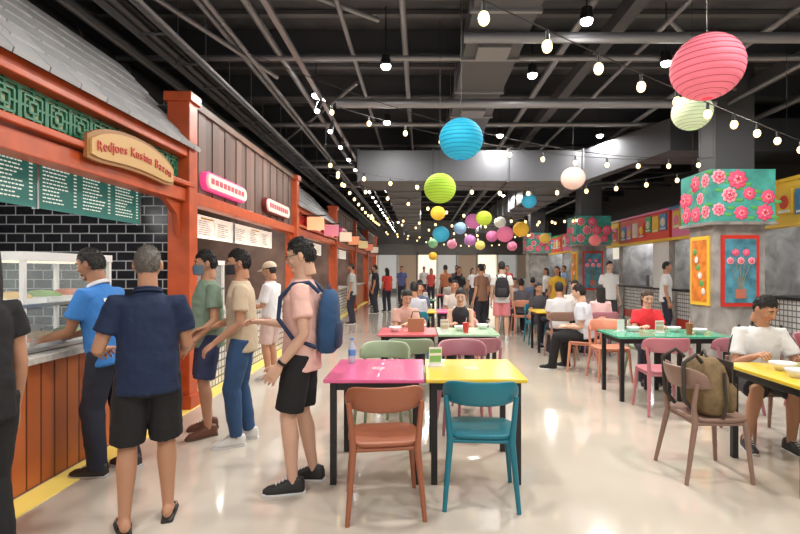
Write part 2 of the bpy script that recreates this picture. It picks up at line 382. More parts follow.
for c,w in zip(s,ws):
    t=(acc+w/2)/tot; acc+=w
    if c==' ': continue
    t=.04+t*.92
    c2=bpy.data.curves.new('letter','FONT'); c2.body=c; c2.size=.108; c2.extrude=.003; c2.align_x='CENTER'; c2.offset=.0008; c2.materials.append(TR)
    o=bpy.data.objects.new('letter',c2); COL.objects.link(o); a_,b_,n_=FACE['+X']
    o.matrix_local=Matrix.Translation((FX+.165,y0+(y1-y0)*t,2.39+arc(t)*.75))@Matrix((a_,b_,n_)).transposed().to_4x4(); o.parent=g
def neon(y0,y1,zc,h,mf,mb,n=1):
    g=grp('stall_lightbox_sign'); b=MB()
    for ex,x,m in((.025,FX+.1,mb),(0,FX+.125,mf)):
        r=h/2+ex; pts=[]
        for i in range(24):
            a=2*math.pi*i/24; cx=(y1-r+ex) if math.cos(a)>0 else (y0+r-ex)
            pts.append((cx+math.cos(a)*r,zc+math.sin(a)*r))
        b.loft([[V((x-.07,p[0],p[1])) for p in pts],[V((x,p[0],p[1])) for p in pts]],m,False)
    for i in range(9):
        yy=y0+h*.5+(y1-y0-h)*i/9; b.bb(FX+.125,FX+.13,yy,yy+(y1-y0-h)/13,zc-h*.18,zc+h*.2,mat('sign_mark_red',(.6,.1,.15),.4))
    b.build('lightbox',g)
PF=mat('sign_face_pale',(.9,.62,.55),.4,emit=.3,ec=(1,.65,.6)); PB=mat('sign_edge_pink',(.9,.08,.3),.4,emit=.5)
neon(5.85,7.15,2.56,.17,PF,PB); neon(8.15,9.5,2.58,.2,PF,mat('sign_edge_dark',(.15,.02,.02),.4))
neon(11.2,12.5,2.58,.25,PF,RED2); neon(13.1,14.4,2.58,.25,mat('sf2',(1,.5,.3),.4,emit=.6),RED2); neon(16,17.1,2.7,.3,PF,PB); neon(20.5,22.2,2.6,.3,mat('sf3',(1,.7,.3),.4,emit=.6),RED2)
g=grp('stall_blade_signs'); b=MB()
for yy,c in((10.9,(1,.55,.3)),(12.8,(.9,.3,.4)),(15.3,(1,.8,.6)),(17.2,(1,.4,.2)),(20,(1,.8,.4)),(22.3,(.9,.3,.2)),(25,(1,.9,.7))):
    b.bb(FX+.14,FX+.5,yy,yy+.08,2.38,2.66,mat('blade_%d'%int(yy),c,.4,emit=.35)); b.tube([(FX,yy+.04,2.7),(FX+.55,yy+.04,2.7)],.012,BLK,6)
b.build('blades',g)

# ---------- right side stalls
RX=6.4
g=grp('food_stall_row'); 
MARB=mat('marble_grey',(.30,.29,.28),.35,var=.4,bs=3,dist=.6)
BACKT=brick('grey_tile',(.45,.47,.5),(.38,.4,.43),(.7,.7,.7),'YZ',.3,.15,.008,.3)
LATT=brick('lattice_tile',(.03,.03,.035),(.05,.05,.05),(.75,.75,.75),'YZ',.16,.16,.035,.3,.5)
pops=[(.75,.08,.05),(.05,.4,.12),(.85,.55,.05),(.05,.25,.5),(.8,.2,.4),(.75,.65,.5)]
PM=[mat('pop_%d'%i,c,.5) for i,c in enumerate(pops)]
b=MB(); b.bb(8.3,8.35,2,31,0,3,BACKT)
for i,yy in enumerate((3,6.2,9.4,12.6,15.8,19,22.2,25.4,28.6)):
    b.bb(RX+.05,8.3,yy-.05,yy+.05,0,3.1,MARB); b.bb(RX-.05,RX+.2,yy-.15,yy+.15,0,2.3,MARB)
    if i in(2,3,5,7): b.bb(RX-.06,RX+.12,yy+.15,yy+1.0,1.03,2.25,LATT if i%2==0 else WHITE)
b.bb(RX+.1,8.3,2,31,2.6,2.66,DARK); b.build('partitions',g)
b=MB(); b.bb(RX,RX+.6,2,31,0,.98,TILEW); b.bb(RX-.05,RX+.65,2,31,.98,1.03,BLK); b.bb(RX-.01,RX,2,31,.08,.3,RED2)
b.build('counters',g)
b=MB()
for i,yy in enumerate([3,6.2,9.4,12.6,15.8,19,22.2,25.4]):
    b.bb(RX-.1,RX+.1,yy+.05,yy+3.1,2.3,3.05,PM[(i*2)%6]); b.bb(RX-.14,RX+.12,yy,yy+3.2,2.25,2.32,YEL); b.bb(RX-.14,RX+.12,yy,yy+3.2,3.02,3.08,PM[(i+1)%6])
    for q in range(7):
        a=yy+.15+q*.42; z=2.4+random.random()*.15; b.bb(RX-.13,RX-.1,a,a+.34,z,z+.42,PM[(q*5+i)%6])
        b.sphere((RX-.13,a+.17,z+.2),(.02,.12,.12),PM[(q*3+i+2)%6],seg=12,ring=6); b.bb(RX-.135,RX-.13,a+.03,a+.3,z+.02,z+.06,WHITE)
    b.bb(8.0,8.2,yy+.4,yy+2.8,1.3,1.34,STEEL); shelf_stuff(b,8.1,yy+.5,yy+2.7,1.34,0)
    b.bb(7.4,8.2,yy+.4,yy+2.8,.2,.9,STEEL); b.bb(7.1,7.15,yy+.5,yy+2.6,1.9,2.3,COOL if i%2 else LB)
    for q in range(9): b.bb(RX+.3,RX+.32,yy+.3+q*.22,yy+.45+q*.22,1.03,1.35,WHITE if q%2 else mat('steel_dark',(.2,.2,.22),.3,.8))
b.build('signage_and_fittings',g)
for yy in(7,11,15,20,25): area(g,(7.3,yy,2.55),90,.6,3,(.95,.97,1))
FLB=mat('floral_teal',(.06,.36,.32),.5,var=.3,bs=5); PET=mat('petal_pink',(.85,.10,.22),.5); PET2=mat('petal_red',(.72,.03,.09),.5); LEAF=mat('leaf_green',(.1,.4,.1),.5); PET3=mat('petal_pale',(.88,.40,.45),.5)
def flower(b,c,r,n,face):
    c=V(c)
    A,B,Nn=[V(t) for t in FACE[face]]
    for L_,(rr,m,k) in enumerate(((r,PET if n else PET3,8),(r*.7,PET if n else PET,7),(r*.45,PET3,5),(r*.28,PET2,4))):
        for i in range(k):
            a=2*math.pi*i/k+L_*.4; p=c+A*math.cos(a)*rr*.58+B*math.sin(a)*rr*.58+Nn*(.004+.005*L_)
            R=Matrix((A*math.cos(a)+B*math.sin(a),-A*math.sin(a)+B*math.cos(a),Nn)).transposed()
            b.sphere(p,(rr*.45,rr*.36,.006),m,rot=R,seg=10,ring=4)
def column(x,y,posters=True):
    g=grp('pillar'); b=MB(); w,d=.83,.7
    b.bb(x,x+w,y,y+d,0,2.3,MARB); b.bb(x+.1,x+w-.1,y+.1,y+d-.1,3.1,5,DARK); b.bb(x-.1,x+w+.1,y-.1,y+d+.1,2.27,3.1,FLB)
    b.bb(x-.12,x+w+.12,y-.12,y+d+.12,2.22,2.27,MARB)
    b.build('shaft',g,bevel=.005)
    b=MB()
    rr=random.Random(int(y))
    for face in('-Y','-X'):
        L_=w+.2 if face=='-Y' else d+.2
        for i in range(8):
            u=-.1+L_*((i%3)+.5)/3+rr.uniform(-.05,.05)+(.13 if i//3==1 else -.05); zz=2.43+(i//3)*.26+rr.uniform(-.03,.03)
            u=max(.03,min(u,L_-.22))
            c=(x+u,y-.1,zz) if face=='-Y' else (x-.1,y+u,zz)
            flower(b,c,rr.uniform(.10,.155),i%3,face)
            for s_ in(-1,1):
                cc=V(c)+V((s_*.16,0,-.08*s_) if face=='-Y' else (0,s_*.12,-.1*s_))
                b.sphere(cc,(.07,.004,.03) if face=='-Y' else (.004,.05,.03),LEAF,seg=8,ring=4)
    b.build('floral_wrap',g)
    if posters:
        p=grp('framed_art_poster'); b=MB(); b.bb(x+.12,x+.72,y-.03,y,.92,2.06,RED2); b.bb(x+.17,x+.67,y-.035,y-.03,.98,2.0,mat('poster_blue',(.06,.22,.30),.5,var=.5,bs=6))
        for i in range(5):
            b.tube([(x+.42,y-.04,1.15),(x+.33+i*.04,y-.04,1.35+.06*(i%3)),(x+.25+i*.08,y-.04,1.6+.12*(i%2))],.004,mat('poster_line',(.35,.25,.1),.5),6)
            flower(b,(x+.25+i*.085,y-.037,1.65+.13*(i%2)),.06,i%2,'-Y')
        b.bb(x+.33,x+.5,y-.045,y-.035,1.05,1.2,mat('poster_dk',(.45,.15,.1),.5)); b.build('print',p)
        p=grp('framed_art_poster'); b=MB(); b.bb(x-.03,x,y+.08,y+.62,.92,2.06,YEL); b.bb(x-.035,x-.03,y+.13,y+.57,.98,2.0,mat('poster_orange',(.75,.22,.03),.5,var=.4,bs=7))
        for i in range(6): b.sphere((x-.037,y+.22+.05*i,1.15+.13*i),(.006,.06,.06),LEAF if i%2 else WHITE,seg=8,ring=4)
        b.build('print',p)
column(4.69,8); column(4.69,14.8); column(4.69,21.5,False)

# ---------- lanterns
def lantern(x,y,z,r,c,squash=.93):
    g=grp('paper_lantern',(x,y,z)); nm='lantern_%.2f_%.2f_%.2f'%c
    m=mat(nm,c,.7,emit=.3)
    m2=mat(nm+'_rib',tuple(k*.5 for k in c),.7,emit=.15)
    rings=[];N=56;seg=32
    for i in range(N+1):
        a=-math.pi/2*.9+math.pi*.9*i/N; ridge=1-.022*(1 if i%4==0 else (.25 if i%2 else 0))
        rr=math.cos(a)*r*ridge; zz=math.sin(a)*r*squash
        rings.append([V((rr*math.cos(2*math.pi*j/seg),rr*math.sin(2*math.pi*j/seg),zz)) for j in range(seg)])
    b=MB(); b.loft(rings,m,True,cap=False)
    for i in range(4,N,4):
        a=-math.pi/2*.9+math.pi*.9*i/N; rr=math.cos(a)*r*.995; zz=math.sin(a)*r*squash
        cir=[(rr*math.cos(2*math.pi*j/seg),rr*math.sin(2*math.pi*j/seg),zz) for j in range(seg+1)]
        b.tube(cir,.0022,m2,5,cap=False)
    b.build('paper_shade',g)
    b=MB(); b.tube([(0,0,r*.5),(0,0,4.6-z)],.003,BLK,5); b.sphere((0,0,0),.035,BULB,seg=10,ring=6)
    b.tube([(-r*.17,0,r*squash*.99),(r*.17,0,r*squash*.99)],.003,BLK,5); b.build('cord',g)
lan=[(707,67,34,3.5,(.88,.20,.27)),(692,112,19,5.3,(.62,.74,.48)),(461,139,22,4.6,(.02,.46,.72)),(440,188,16,6.2,(.42,.66,.05)),
(573,178,12,8,(.85,.6,.52)),(529,201,7.5,11,(.05,.42,.65)),(438,213,7.5,10,(.85,.55,.05)),(484,218,8,10,(.5,.65,.05)),(473,221,8,12,(.65,.2,.45)),
(441,234,8.5,12,(.05,.42,.62)),(505,234,8.5,12,(.8,.2,.35)),(521,229,8,12.5,(.85,.5,.05)),(492,236,6,15,(.75,.2,.4)),(470,240,6,15,(.6,.25,.55)),(460,228,6.5,15,(.3,.5,.7)),
(545,238,5.5,16,(.8,.5,.1)),(452,244,5,18,(.8,.3,.4)),(433,243,5,18,(.3,.6,.3)),(480,245,5,19,(.8,.7,.2)),(433,256,4.5,19,(.85,.5,.05)),(512,246,5,19,(.7,.2,.3)),(595,240,6,14,(.8,.2,.2)),(500,222,6,14,(.8,.8,.7))]
for px,py,r,Z,c in lan: lantern((px-420)*Z/500,Z,1.5-(py-270)*Z/500,r*Z/500,c)

# ---------- string lights
def string_lights(p,q,sag,n,r=.034,skip=0):
    p=V(p);q=V(q); g=grp('string_lights'); b=MB(); K=40
    def at(t): 
        w=p.lerp(q,t); w.z-=sag*4*t*(1-t); return w
    b.tube([at(i/K) for i in range(K+1)],.005,BLK,5)
    for e in(p,q):
        if e.z<3.9: b.tube([e,V((e.x,e.y,4.6))],.003,BLK,5)
    for i in range(n):
        w=at((i+.5)/n); b.tube([w,w-V((0,0,.07))],[.014,.018],BLK,8)
        b.sphere(w-V((0,0,.07+r*1.1)),(r,r,r*1.25),BULB,seg=10,ring=8)
    b.build('wire_and_bulbs',g)
string_lights((.15,2.85,3.14),(4.4,6.0,3.12),.03,9,.036)
string_lights((-1.5,7.0,3.9),(4.69,8,3.3),.3,12,.032)
string_lights((4.4,6.0,3.12),(8.2,7.5,3.0),.15,8,.036)
string_lights((-1.9,5.5,3.9),(4.6,8.2,3.35),.35,0)
string_lights((-1.8,9.5,3.5),(4.69,8.6,3.2),.35,13)
string_lights((-1.8,10,3.4),(4.8,14.8,3.1),.35,15)
string_lights((-1.8,16,3.4),(4.8,14.8,3.1),.3,13)
string_lights((-1.8,16.5,3.4),(4.8,21,3.1),.3,14)
string_lights((-1.8,23,3.4),(4.8,21,3.1),.3,13)
string_lights((-1.6,8.5,3.5),(-1.6,20,3.4),.15,14)
string_lights((5.6,8.4,3.2),(8.2,10.5,3.0),.1,8)
string_lights((-1.9,1.2,3.95),(1.5,3.2,3.95),.1,0)
string_lights((-1.8,24,3.4),(4.8,29,3.1),.3,14)

# ---------- furniture
def chair(x,y,yaw,c,name='dining_chair'):
    nm='chair_%.2f_%.2f_%.2f'%c; m=mat(nm,c,.4,bump=.05,bs=8)
    g=grp(name,(x,y,0),yaw)
    b=MB(); rings=[]
    n=32; 
    def sq(a,w,d):
        ca,sa=math.cos(a),math.sin(a); e=.45
        return (math.copysign(abs(ca)**e,ca)*w,math.copysign(abs(sa)**e,sa)*d)
    for z,w,d in((.425,.19,.18),(.43,.215,.2),(.452,.225,.21),(.458,.215,.2),(.448,.15,.14),(.445,.05,.05)):
        rings.append([V((*sq(2*math.pi*j/n,w,d),z)) for j in range(n)])
    b.loft(rings,m,True); b.build('seat',g,fixn=True)
    b=MB()
    for s in(-1,1):
        b.tube([(s*.225,.2,0),(s*.19,.165,.435)],[.014,.021],m,10)
        b.tube([(s*.23,-.27,0),(s*.195,-.19,.42),(s*.205,-.205,.55),(s*.222,-.19,.70)],[.014,.022,.018,.016],m,10)
        b.tube([(s*.195,-.18,.415),(s*.19,.165,.415)],.014,m,8)
    b.tube([(-.19,.165,.412),(.19,.165,.412)],.014,m,8); b.tube([(-.195,-.18,.412),(.195,-.18,.412)],.014,m,8)
    b.build('legs',g)
    b=MB(); rings=[]
    N=24
    for i in range(N+1):
        t=-1+2*i/N; a=t*1.25
        px=.235*math.sin(a)/math.sin(1.25); py=-.27+.16*(1-math.cos(a))/(1-math.cos(1.25))
        zt=.81-.05*abs(t)**5; zb=.65+.02*abs(t)**4
        nx,ny=math.sin(a),-math.cos(a); c0=V((px,py,0))
        zm=(zt+zb)/2; h=(zt-zb)/2
        rings.append([c0+V((math.cos(k)*nx*.012,math.cos(k)*ny*.012-.02*math.sin(k),zm+math.sin(k)*h)) for k in [2*math.pi*q/12 for q in range(12)]])
    b.loft(rings,m,True); b.build('backrest',g,fixn=True)
    return g
def table(x0,x1,y0,y1,c,name='dining_table',edge=None):
    nm='table_%.2f_%.2f_%.2f'%c; m=mat(nm,c,.25,coat=.3)
    cx,cy=(x0+x1)/2,(y0+y1)/2; w,d=(x1-x0)/2,(y1-y0)/2
    g=grp(name,(cx,cy,0)); b=MB(); b.bb(-w,w,-d,d,.72,.75,m); b.build('top',g,bevel=.008)
    b=MB()
    for sx in(-1,1):
        for sy in(-1,1): b.bb(sx*(w-.06)-.022,sx*(w-.06)+.022,sy*(d-.07)-.022,sy*(d-.07)+.022,0,.72,BLK)
        b.bb(sx*(w-.06)-.015,sx*(w-.06)+.015,-d+.07,d-.07,.66,.715,BLK)
    for sy in(-1,1): b.bb(-w+.06,w-.06,sy*(d-.07)-.012,sy*(d-.07)+.012,.66,.715,BLK)
    b.build('frame',g,bevel=.003)
    b=MB(); b.bb(-.05,.05,-.05,.05,.75,.7508,mat('patch_'+nm,tuple(min(1,k*.6+.1) for k in c),.4)); 
    for a in range(8):
        b.sphere((.04*math.cos(a*.785),.04*math.sin(a*.785),.7508),(.012,.012,.0008),WHITE,seg=8,ring=4)
    b.build('tabletop_ornament',g)
    return g
PK=(.80,.14,.34);YL=(.85,.60,.05);MINT=(.08,.42,.26);RDT=(.72,.06,.08)
table(-.667,.03,3.44,4.22,PK); table(.04,.745,3.44,4.22,YL)
table(-.5,.2,5.85,6.55,(.75,.15,.18)); table(.21,.94,5.85,6.55,(.45,.68,.46))
table(2.25,2.9,5.65,6.35,MINT); table(2.91,3.56,5.65,6.35,MINT)
table(2.46,3.25,3.2,4.08,YL); table(3.26,4.05,3.2,4.08,YL)
table(-.4,.3,9.0,9.7,YL); table(.31,1.0,9.0,9.7,PK)
table(2.1,2.8,9.0,9.7,YL); table(2.81,3.5,9.0,9.7,RDT)
table(2.1,2.8,12.2,12.9,PK); table(-.3,.4,12.5,13.2,MINT); table(.5,1.2,15,15.7,RDT); table(3,3.7,15,15.7,MINT); table(2.2,2.9,18,18.7,YL)
BR=(.36,.12,.06);TEAL=(.01,.18,.25);GRN=(.34,.42,.28);MAU=(.42,.17,.21);SAL=(.65,.27,.17);TAN=(.28,.17,.13)
chair(-.235,3.22,8,BR); chair(.40,3.36,-4,TEAL)
chair(-.35,4.62,172,GRN); chair(.42,4.75,185,MAU)
chair(-.1,5.3,0,GRN); chair(.6,5.35,5,MAU)
chair(2.58,5.35,-4,(.55,.2,.24)); chair(3.3,5.4,5,MAU)
chair(2.6,6.85,180,SAL); chair(3.15,6.9,178,GRN); 
chair(2.45,7.45,60,SAL)
chair(2.13,3.72,-90,TAN); chair(3.1,4.5,180,TAN); chair(2.85,2.85,0,(.12,.06,.05))
chair(-.15,7.1,180,SAL); chair(.6,7.1,180,(.75,.4,.35)); chair(-.1,8.6,0,TEAL); chair(.7,8.6,0,SAL); chair(0,10.1,180,GRN); chair(.7,10.1,180,MAU)
chair(2.4,8.55,0,TAN); chair(3.1,8.55,0,MAU); chair(2.4,10.2,180,TEAL); chair(3.2,10.2,180,GRN)
chair(2.4,11.8,0,SAL); chair(2.5,13.3,180,MAU); chair(0,12.1,0,TAN); chair(0,13.6,180,TEAL); chair(.9,14.6,0,MAU); chair(3.3,14.6,0,TAN)

# ---------- people
WT=bpy.data.textures.new('cloth_folds','CLOUDS'); WT.noise_scale=.11; WT.noise_depth=2
def smooth_remesh(o,vox,it=6,f=.5,wr=0):
    r=o.modifiers.new('r','REMESH'); r.mode='VOXEL'; r.voxel_size=vox; r.use_smooth_shade=True
    s=o.modifiers.new('s','SMOOTH'); s.iterations=it; s.factor=f
    if wr:
        d=o.modifiers.new('d','DISPLACE'); d.texture=WT; d.strength=wr; d.mid_level=.3; d.texture_coords='LOCAL'
DUM=mat('skin_tan',(.52,.27,.165),.5,bump=.02,bs=60,sss=.3)
SKINS={'tan':DUM,'brown':mat('skin_brown',(.36,.17,.095),.5,bump=.02,bs=60,sss=.3),'light':mat('skin_light',(.68,.42,.30),.5,bump=.02,bs=60,sss=.3)}
def make_hand(name,curl):
    b=MB(); rings=[]
    for y,w,t in((-.02,.024,.019),(0,.026,.018),(.03,.036,.017),(.06,.041,.016),(.088,.041,.013),(.095,.036,.010)):
        rings.append([V((math.copysign(abs(math.cos(a))**.7,math.cos(a))*w,y,math.sin(a)*t)) for a in [2*math.pi*i/16 for i in range(16)]])
    b.loft(rings,DUM)
    for x,l,sp in((-.032,.060,-.12),(-.011,.076,-.03),(.010,.082,.03),(.031,.072,.1)):
        pts=[V((x*.9,.075,0))]; ang=0; d=.0
        p=V((x,.090,0)); pts.append(p.copy())
        for seg in(.42,.32,.26):
            ang+=curl; p=p+V((sp*l*seg,math.cos(ang)*l*seg,-math.sin(ang)*l*seg)); pts.append(p.copy())
        b.tube(pts,[.009,.0098,.0092,.0082,.0062],DUM,10)
    b.tube([(.018,.02,-.004),(.042,.045,-.012),(.056,.070,-.020),(.060,.094,-.026)],[.015,.0135,.011,.008],DUM,10)
    o=b.build('tmp',fixn=True); smooth_remesh(o,.0034,3)
    dg=bpy.context.evaluated_depsgraph_get(); me=bpy.data.meshes.new_from_object(o.evaluated_get(dg)); me.name=name
    bpy.data.objects.remove(o)
    me.polygons.foreach_set('use_smooth',[True]*len(me.polygons))
    return me
HL={}
for k,c in(('relax',.35),('flat',.12),('grip',.85)):
    HL[k]=make_hand('hand_'+k,c)
    me=HL[k].copy(); me.transform(Matrix.Scale(-1,4,(1,0,0))); me.flip_normals(); HL[k+'R']=me
def ik(a,t,l1,l2,pole):
    d=t-a; L=min(d.length,(l1+l2)*.998); L=max(L,abs(l1-l2)+.02); u=d.normalized(); t=a+u*L
    x=(l1*l1-l2*l2+L*L)/(2*L); h=math.sqrt(max(0,l1*l1-x*x)); p=(pole-u*pole.dot(u)).normalized()
    return a+u*x+p*h,t
def HF(p,x,y,z):
    t=max(0,-z)
    p=V((p.x*(1-.30*t**1.6),p.y,p.z))
    if y<0: p.y*=(1-.30*t)
    else: p.y*=(1-.10*t**2) 
    if z>0: p.x*=1+.03*z
    return p
def person(name,x,y,yaw,H=1.7,sit=False,lean=0,rw=None,lw=None,rf=None,lf=None,hy=0,hp=0,skin='tan',hair='short',hc=(.012,.01,.01),
           shirt=(.5,.5,.5),sleeve=.62,pants='long',pc=(.03,.03,.05),shoe='shoe',shc=(.02,.02,.02),sol=(.6,.6,.6),mask=None,lod=1,fem=False,seat=.46,fat=1.0,
           cap=None,zoff=0,rh='relax',lh='relax',collar=None,shem=None,glasses=False,watch=False,skirt=False,shortf=.93):
    s_=H/1.7; g=grp(name,(x,y,zoff),yaw,s_)
    sk=SKINS[skin]; seat=seat/s_
    SM=mat('cloth_%.2f_%.2f_%.2f'%shirt,shirt,.85,bump=.4,bs=9,dist=.8); PMt=mat('trouser_%.2f_%.2f_%.2f'%pc,pc,.85,bump=.35,bs=10,dist=.6)
    HM=mat('hair_%.2f'%hc[0],hc,.55,bump=.8,bs=90)
    P=V((0,0,seat+.085 if sit else .93)); T=Matrix.Translation(P)@Matrix.Rotation(-math.radians(lean),4,'X')
    sw=.148 if fem else .166; wf=.9 if fem else 1
    Sh={s:T@V((s*sw,-.005,.412)) for s in(-1,1)}
    Wt={}
    for s,w in((1,rw),(-1,lw)):
        if w is None: Wt[s]=Sh[s]+V((s*.06,.05,-.528)) if not sit else P+V((s*.13,.28,.12))
        else: Wt[s]=V(w)
    arm={};leg={}
    for s in(-1,1):
        e,w=ik(Sh[s],Wt[s],.285,.255,V((s*.22,-1,-.5))); arm[s]=(Sh[s],e,w)
    for s,f in((1,rf),(-1,lf)):
        hip=P+V((s*.085,0,-.03)); base=V((s*.10,-.01,.085)) if not sit else V((s*.13,.42,.085))
        if f is not None: base=V((f[0],f[1],.085))
        l1,l2=(.42,.43) if sit else (.408,.415)
        kn,an=ik(hip,base,l1,l2,V((s*.08,1,.9 if sit else .0))); leg[s]=(hip,kn,an)
    def torso(b,rings,m,n=24,e=1):
        R=[]
        for z,w,d in rings:
            ff=1+(fat-1)*max(0,1-abs(z-.12)/.3)
            yo=(ff-1)*.06
            R.append([T@V((math.copysign(abs(math.cos(a))**.85,math.cos(a))*w*wf*(1+(ff-1)*.5),math.sin(a)*d*ff+yo+(.012 if z>.2 else 0),z)) for a in [2*math.pi*i/n for i in range(n)]])
        b.loft(R,m)
    b=MB(); torso(b,[(-.12,.10,.09),(-.04,.145,.11),(.05,.145,.105),(.15,.130,.095),(.28,.140,.104),(.37,.145,.098),(.43,.108,.080),(.465,.068,.062),(.51,.054,.057),(.59,.052,.056)],sk)
    for s in(-1,1):
        a,e,w=arm[s]; q=(a+e)/2; r2=e.lerp(w,.3)
        b.tube([a.lerp(T@V((0,0,.40)),.3),a,q,e,r2,w],[.042,.048,.042,.036,.038,.025],sk,14)
        h,k,an=leg[s]; b.tube([h+V((0,0,.02)),h.lerp(k,.5),k,k.lerp(an,.3)-V((0,.008,0)),k.lerp(an,.7),an,an-V((0,0,.03))],[.082,.073,.052,.057,.042,.033,.036],sk,14)
    if shoe in('flip','bare'):
        for s in(-1,1):
            an=leg[s][2]; ty=s*.12; R=Matrix.Rotation(-ty,3,'Z')
            R_=[]
            for yy,w,h in((-.06,.022,.04),(-.045,.030,.07),(0,.032,.085),(.05,.036,.055),(.10,.042,.036),(.135,.042,.028),(.15,.036,.022)):
                R_.append([V((an.x,an.y,.02))+R@V((math.cos(a)*w,yy,h*.5+math.sin(a)*h*.5)) for a in [2*math.pi*i/14 for i in range(14)]])
            b.loft(R_,sk)
            for i,(tx,tl,tr) in enumerate(((-.028,.038,.013),(-.008,.034,.010),(.008,.03,.0095),(.021,.024,.009),(.033,.018,.0085))):
                c=V((an.x,an.y,.02))+R@V((tx*s,.15+tl*.4,.012)); b.sphere(c,(tr,tl*.7,tr),sk,seg=10,ring=6)
    o=b.build('body',g,fixn=True); smooth_remesh(o,.008 if lod==0 else .014,5 if lod==0 else 3)
    b=MB(); hem=shem if shem is not None else (-.05 if sit else -.12)
    torso(b,[(hem,.174,.134),(hem+.05,.170,.130),(.05,.164,.126),(.15,.155,.118),(.28,.162,.122),(.35,.165,.117),(.40,.148,.104),(.44,.112,.088),(.470,.076,.074),(.483,.068,.070)],SM)
    for s in(-1,1):
        a,e,w=arm[s]
        inn=a.lerp(T@V((0,0,.385)),.4)
        if sleeve<=1 and sleeve>0:
            b.tube([inn,a,a.lerp(e,sleeve*.5),a.lerp(e,sleeve)],[.055,.059,.060,.066],SM,16)
        elif sleeve>1:
            b.tube([inn,a,a.lerp(e,.5),e,e.lerp(w,sleeve-1)],[.055,.060,.056,.050,.040],SM,16)
    o=b.build('shirt',g,fixn=True); smooth_remesh(o,.009 if lod==0 else .015,4 if lod==0 else 2,wr=.018 if lod==0 else .012); shirt_o=o
    if collar:
        CMt=mat('collar_%.2f_%.2f'%(collar[0],collar[1]),collar,.8); b=MB()
        for zz,rr in((.475,.074),(.488,.069)):
            b.tube([T@V((math.cos(a)*rr,math.sin(a)*rr+.004,zz+(-.018*math.sin(a)))) for a in [2*math.pi*i/20 for i in range(21)]],.009,CMt,8,cap=False)
        b.build('collar',g)
    b=MB()
    if skirt:
        R=[]
        for zz,w,d in((.04,.15,.12),(-.1,.185,.14),(-.3,.20,.16),(-.48,.22,.18)):
            R.append([P+V((math.cos(a)*w,math.sin(a)*d,zz)) for a in [2*math.pi*i/24 for i in range(24)]])
        b.loft(R,PMt)
    else:
        torso(b,[(-.14,.11,.10),(-.07,.158,.120),(0,.156,.120),(.04,.148,.112)],PMt)
        for s in(-1,1):
            h,k,an=leg[s]; k2=k+V((0,.004,0))
            if pants=='long': b.tube([h+V((0,0,.02)),h.lerp(k,.5),h.lerp(k,.85),k2,k.lerp(an,.15),k.lerp(an,.5),an+V((0,-.005,-.035))],[.095,.090,.080,.078,.076,.070,.062],PMt,16)
            elif pants=='slim': b.tube([h+V((0,0,.02)),h.lerp(k,.5),h.lerp(k,.85),k2,k.lerp(an,.15),k.lerp(an,.4),an+V((0,0,0))],[.095,.088,.076,.072,.072,.070,.050],PMt,16)
            else: b.tube([h+V((0,0,.02)),h.lerp(k,.5),h.lerp(k,shortf)],[.095,.094,.094],PMt,16)
    o=b.build('trousers',g,fixn=True); smooth_remesh(o,.009 if lod==0 else .015,4 if lod==0 else 2,wr=.014 if lod==0 else .008)
    SHM=mat('shoe_%.2f_%.2f_%.2f'%shc,shc,.5); SOM=mat('sole_%.2f_%.2f'%(sol[0],sol[1]),sol,.6)
    b=MB()
    for s in(-1,1):
        an=leg[s][2]; R=Matrix.Rotation(-s*.14,3,'Z')
        def stn(lst,z0,m):
            RR=[]
            for yy,w,h in lst:
                RR.append([V((an.x,an.y,z0+an.z-.085))+R@V((math.copysign(abs(math.cos(a))**.6,math.cos(a))*w,yy,max(0,math.sin(a))*h)) for a in [2*math.pi*(i+.5)/18 for i in range(18)]])
            b.loft(RR,m)
        if shoe=='shoe':
            stn([(-.085,.02,.018),(-.075,.036,.022),(0,.040,.022),(.07,.046,.022),(.14,.048,.022),(.18,.038,.024),(.2,.018,.02)],0,SOM)
            stn([(-.078,.018,.06),(-.068,.032,.085),(-.03,.037,.098),(.02,.038,.092),(.06,.041,.068),(.11,.044,.048),(.16,.040,.038),(.19,.022,.02)],.015,SHM)
            for q in range(4):
                c=V((an.x,an.y,an.z-.085))+R@V((0,.04+q*.022,.1-q*.011)); b.tube([c+R@V((-.02,0,0)),c+R@V((.02,.004,.001))],.0035,SOM,6)
        else:
            stn([(-.08,.02,.02),(-.07,.034,.02),(0,.038,.02),(.08,.045,.02),(.15,.047,.02),(.19,.036,.02),(.2,.015,.02)],0,SHM)
            if shoe=='flip':
                c=V((an.x,an.y,0))
                b.tube([c+R@V((-.036,.03,.02)),c+R@V((-.03,.07,.062)),c+R@V((-s*.012,.135,.045)),c+R@V((-s*.014,.15,.02))],.006,SHM,8)
                b.tube([c+R@V((.036,.03,.02)),c+R@V((.03,.07,.062)),c+R@V((-s*.012,.135,.045))],.006,SHM,8)
    b.build('footwear',g)
    for s,kind in((1,rh),(-1,lh)):
        a,e,w=arm[s]; d=(w-e).normalized()
        hint=V((0,1,0)) if d.z<-.7 else V((-s*.8,.1,.45))
        X=hint if s<0 else -hint
        X=(X-d*X.dot(d)).normalized(); Z=X.cross(d)
        me=HL[kind+('R' if s>0 else '')]
        o=bpy.data.objects.new('hand_right' if s>0 else 'hand_left',me); COL.objects.link(o); o.parent=g
        o.matrix_local=Matrix.Translation(w-d*.005)@Matrix((X,d,Z)).transposed().to_4x4()
        o.material_slots[0].link='OBJECT'; o.material_slots[0].material=sk
    if watch:
        a,e,w=arm[-1]; d=(w-e).normalized(); b=MB(); c=w-d*.03; b.tube([c-d*.01,c+d*.01],.031,BLK,16); b.build('wristwatch',g)
    HT=T@Matrix.Translation((0,.026,.642))@Matrix.Rotation(math.radians(lean*.6),4,'X')@Matrix.Rotation(math.radians(hy),4,'Z')@Matrix.Rotation(math.radians(-hp),4,'X')
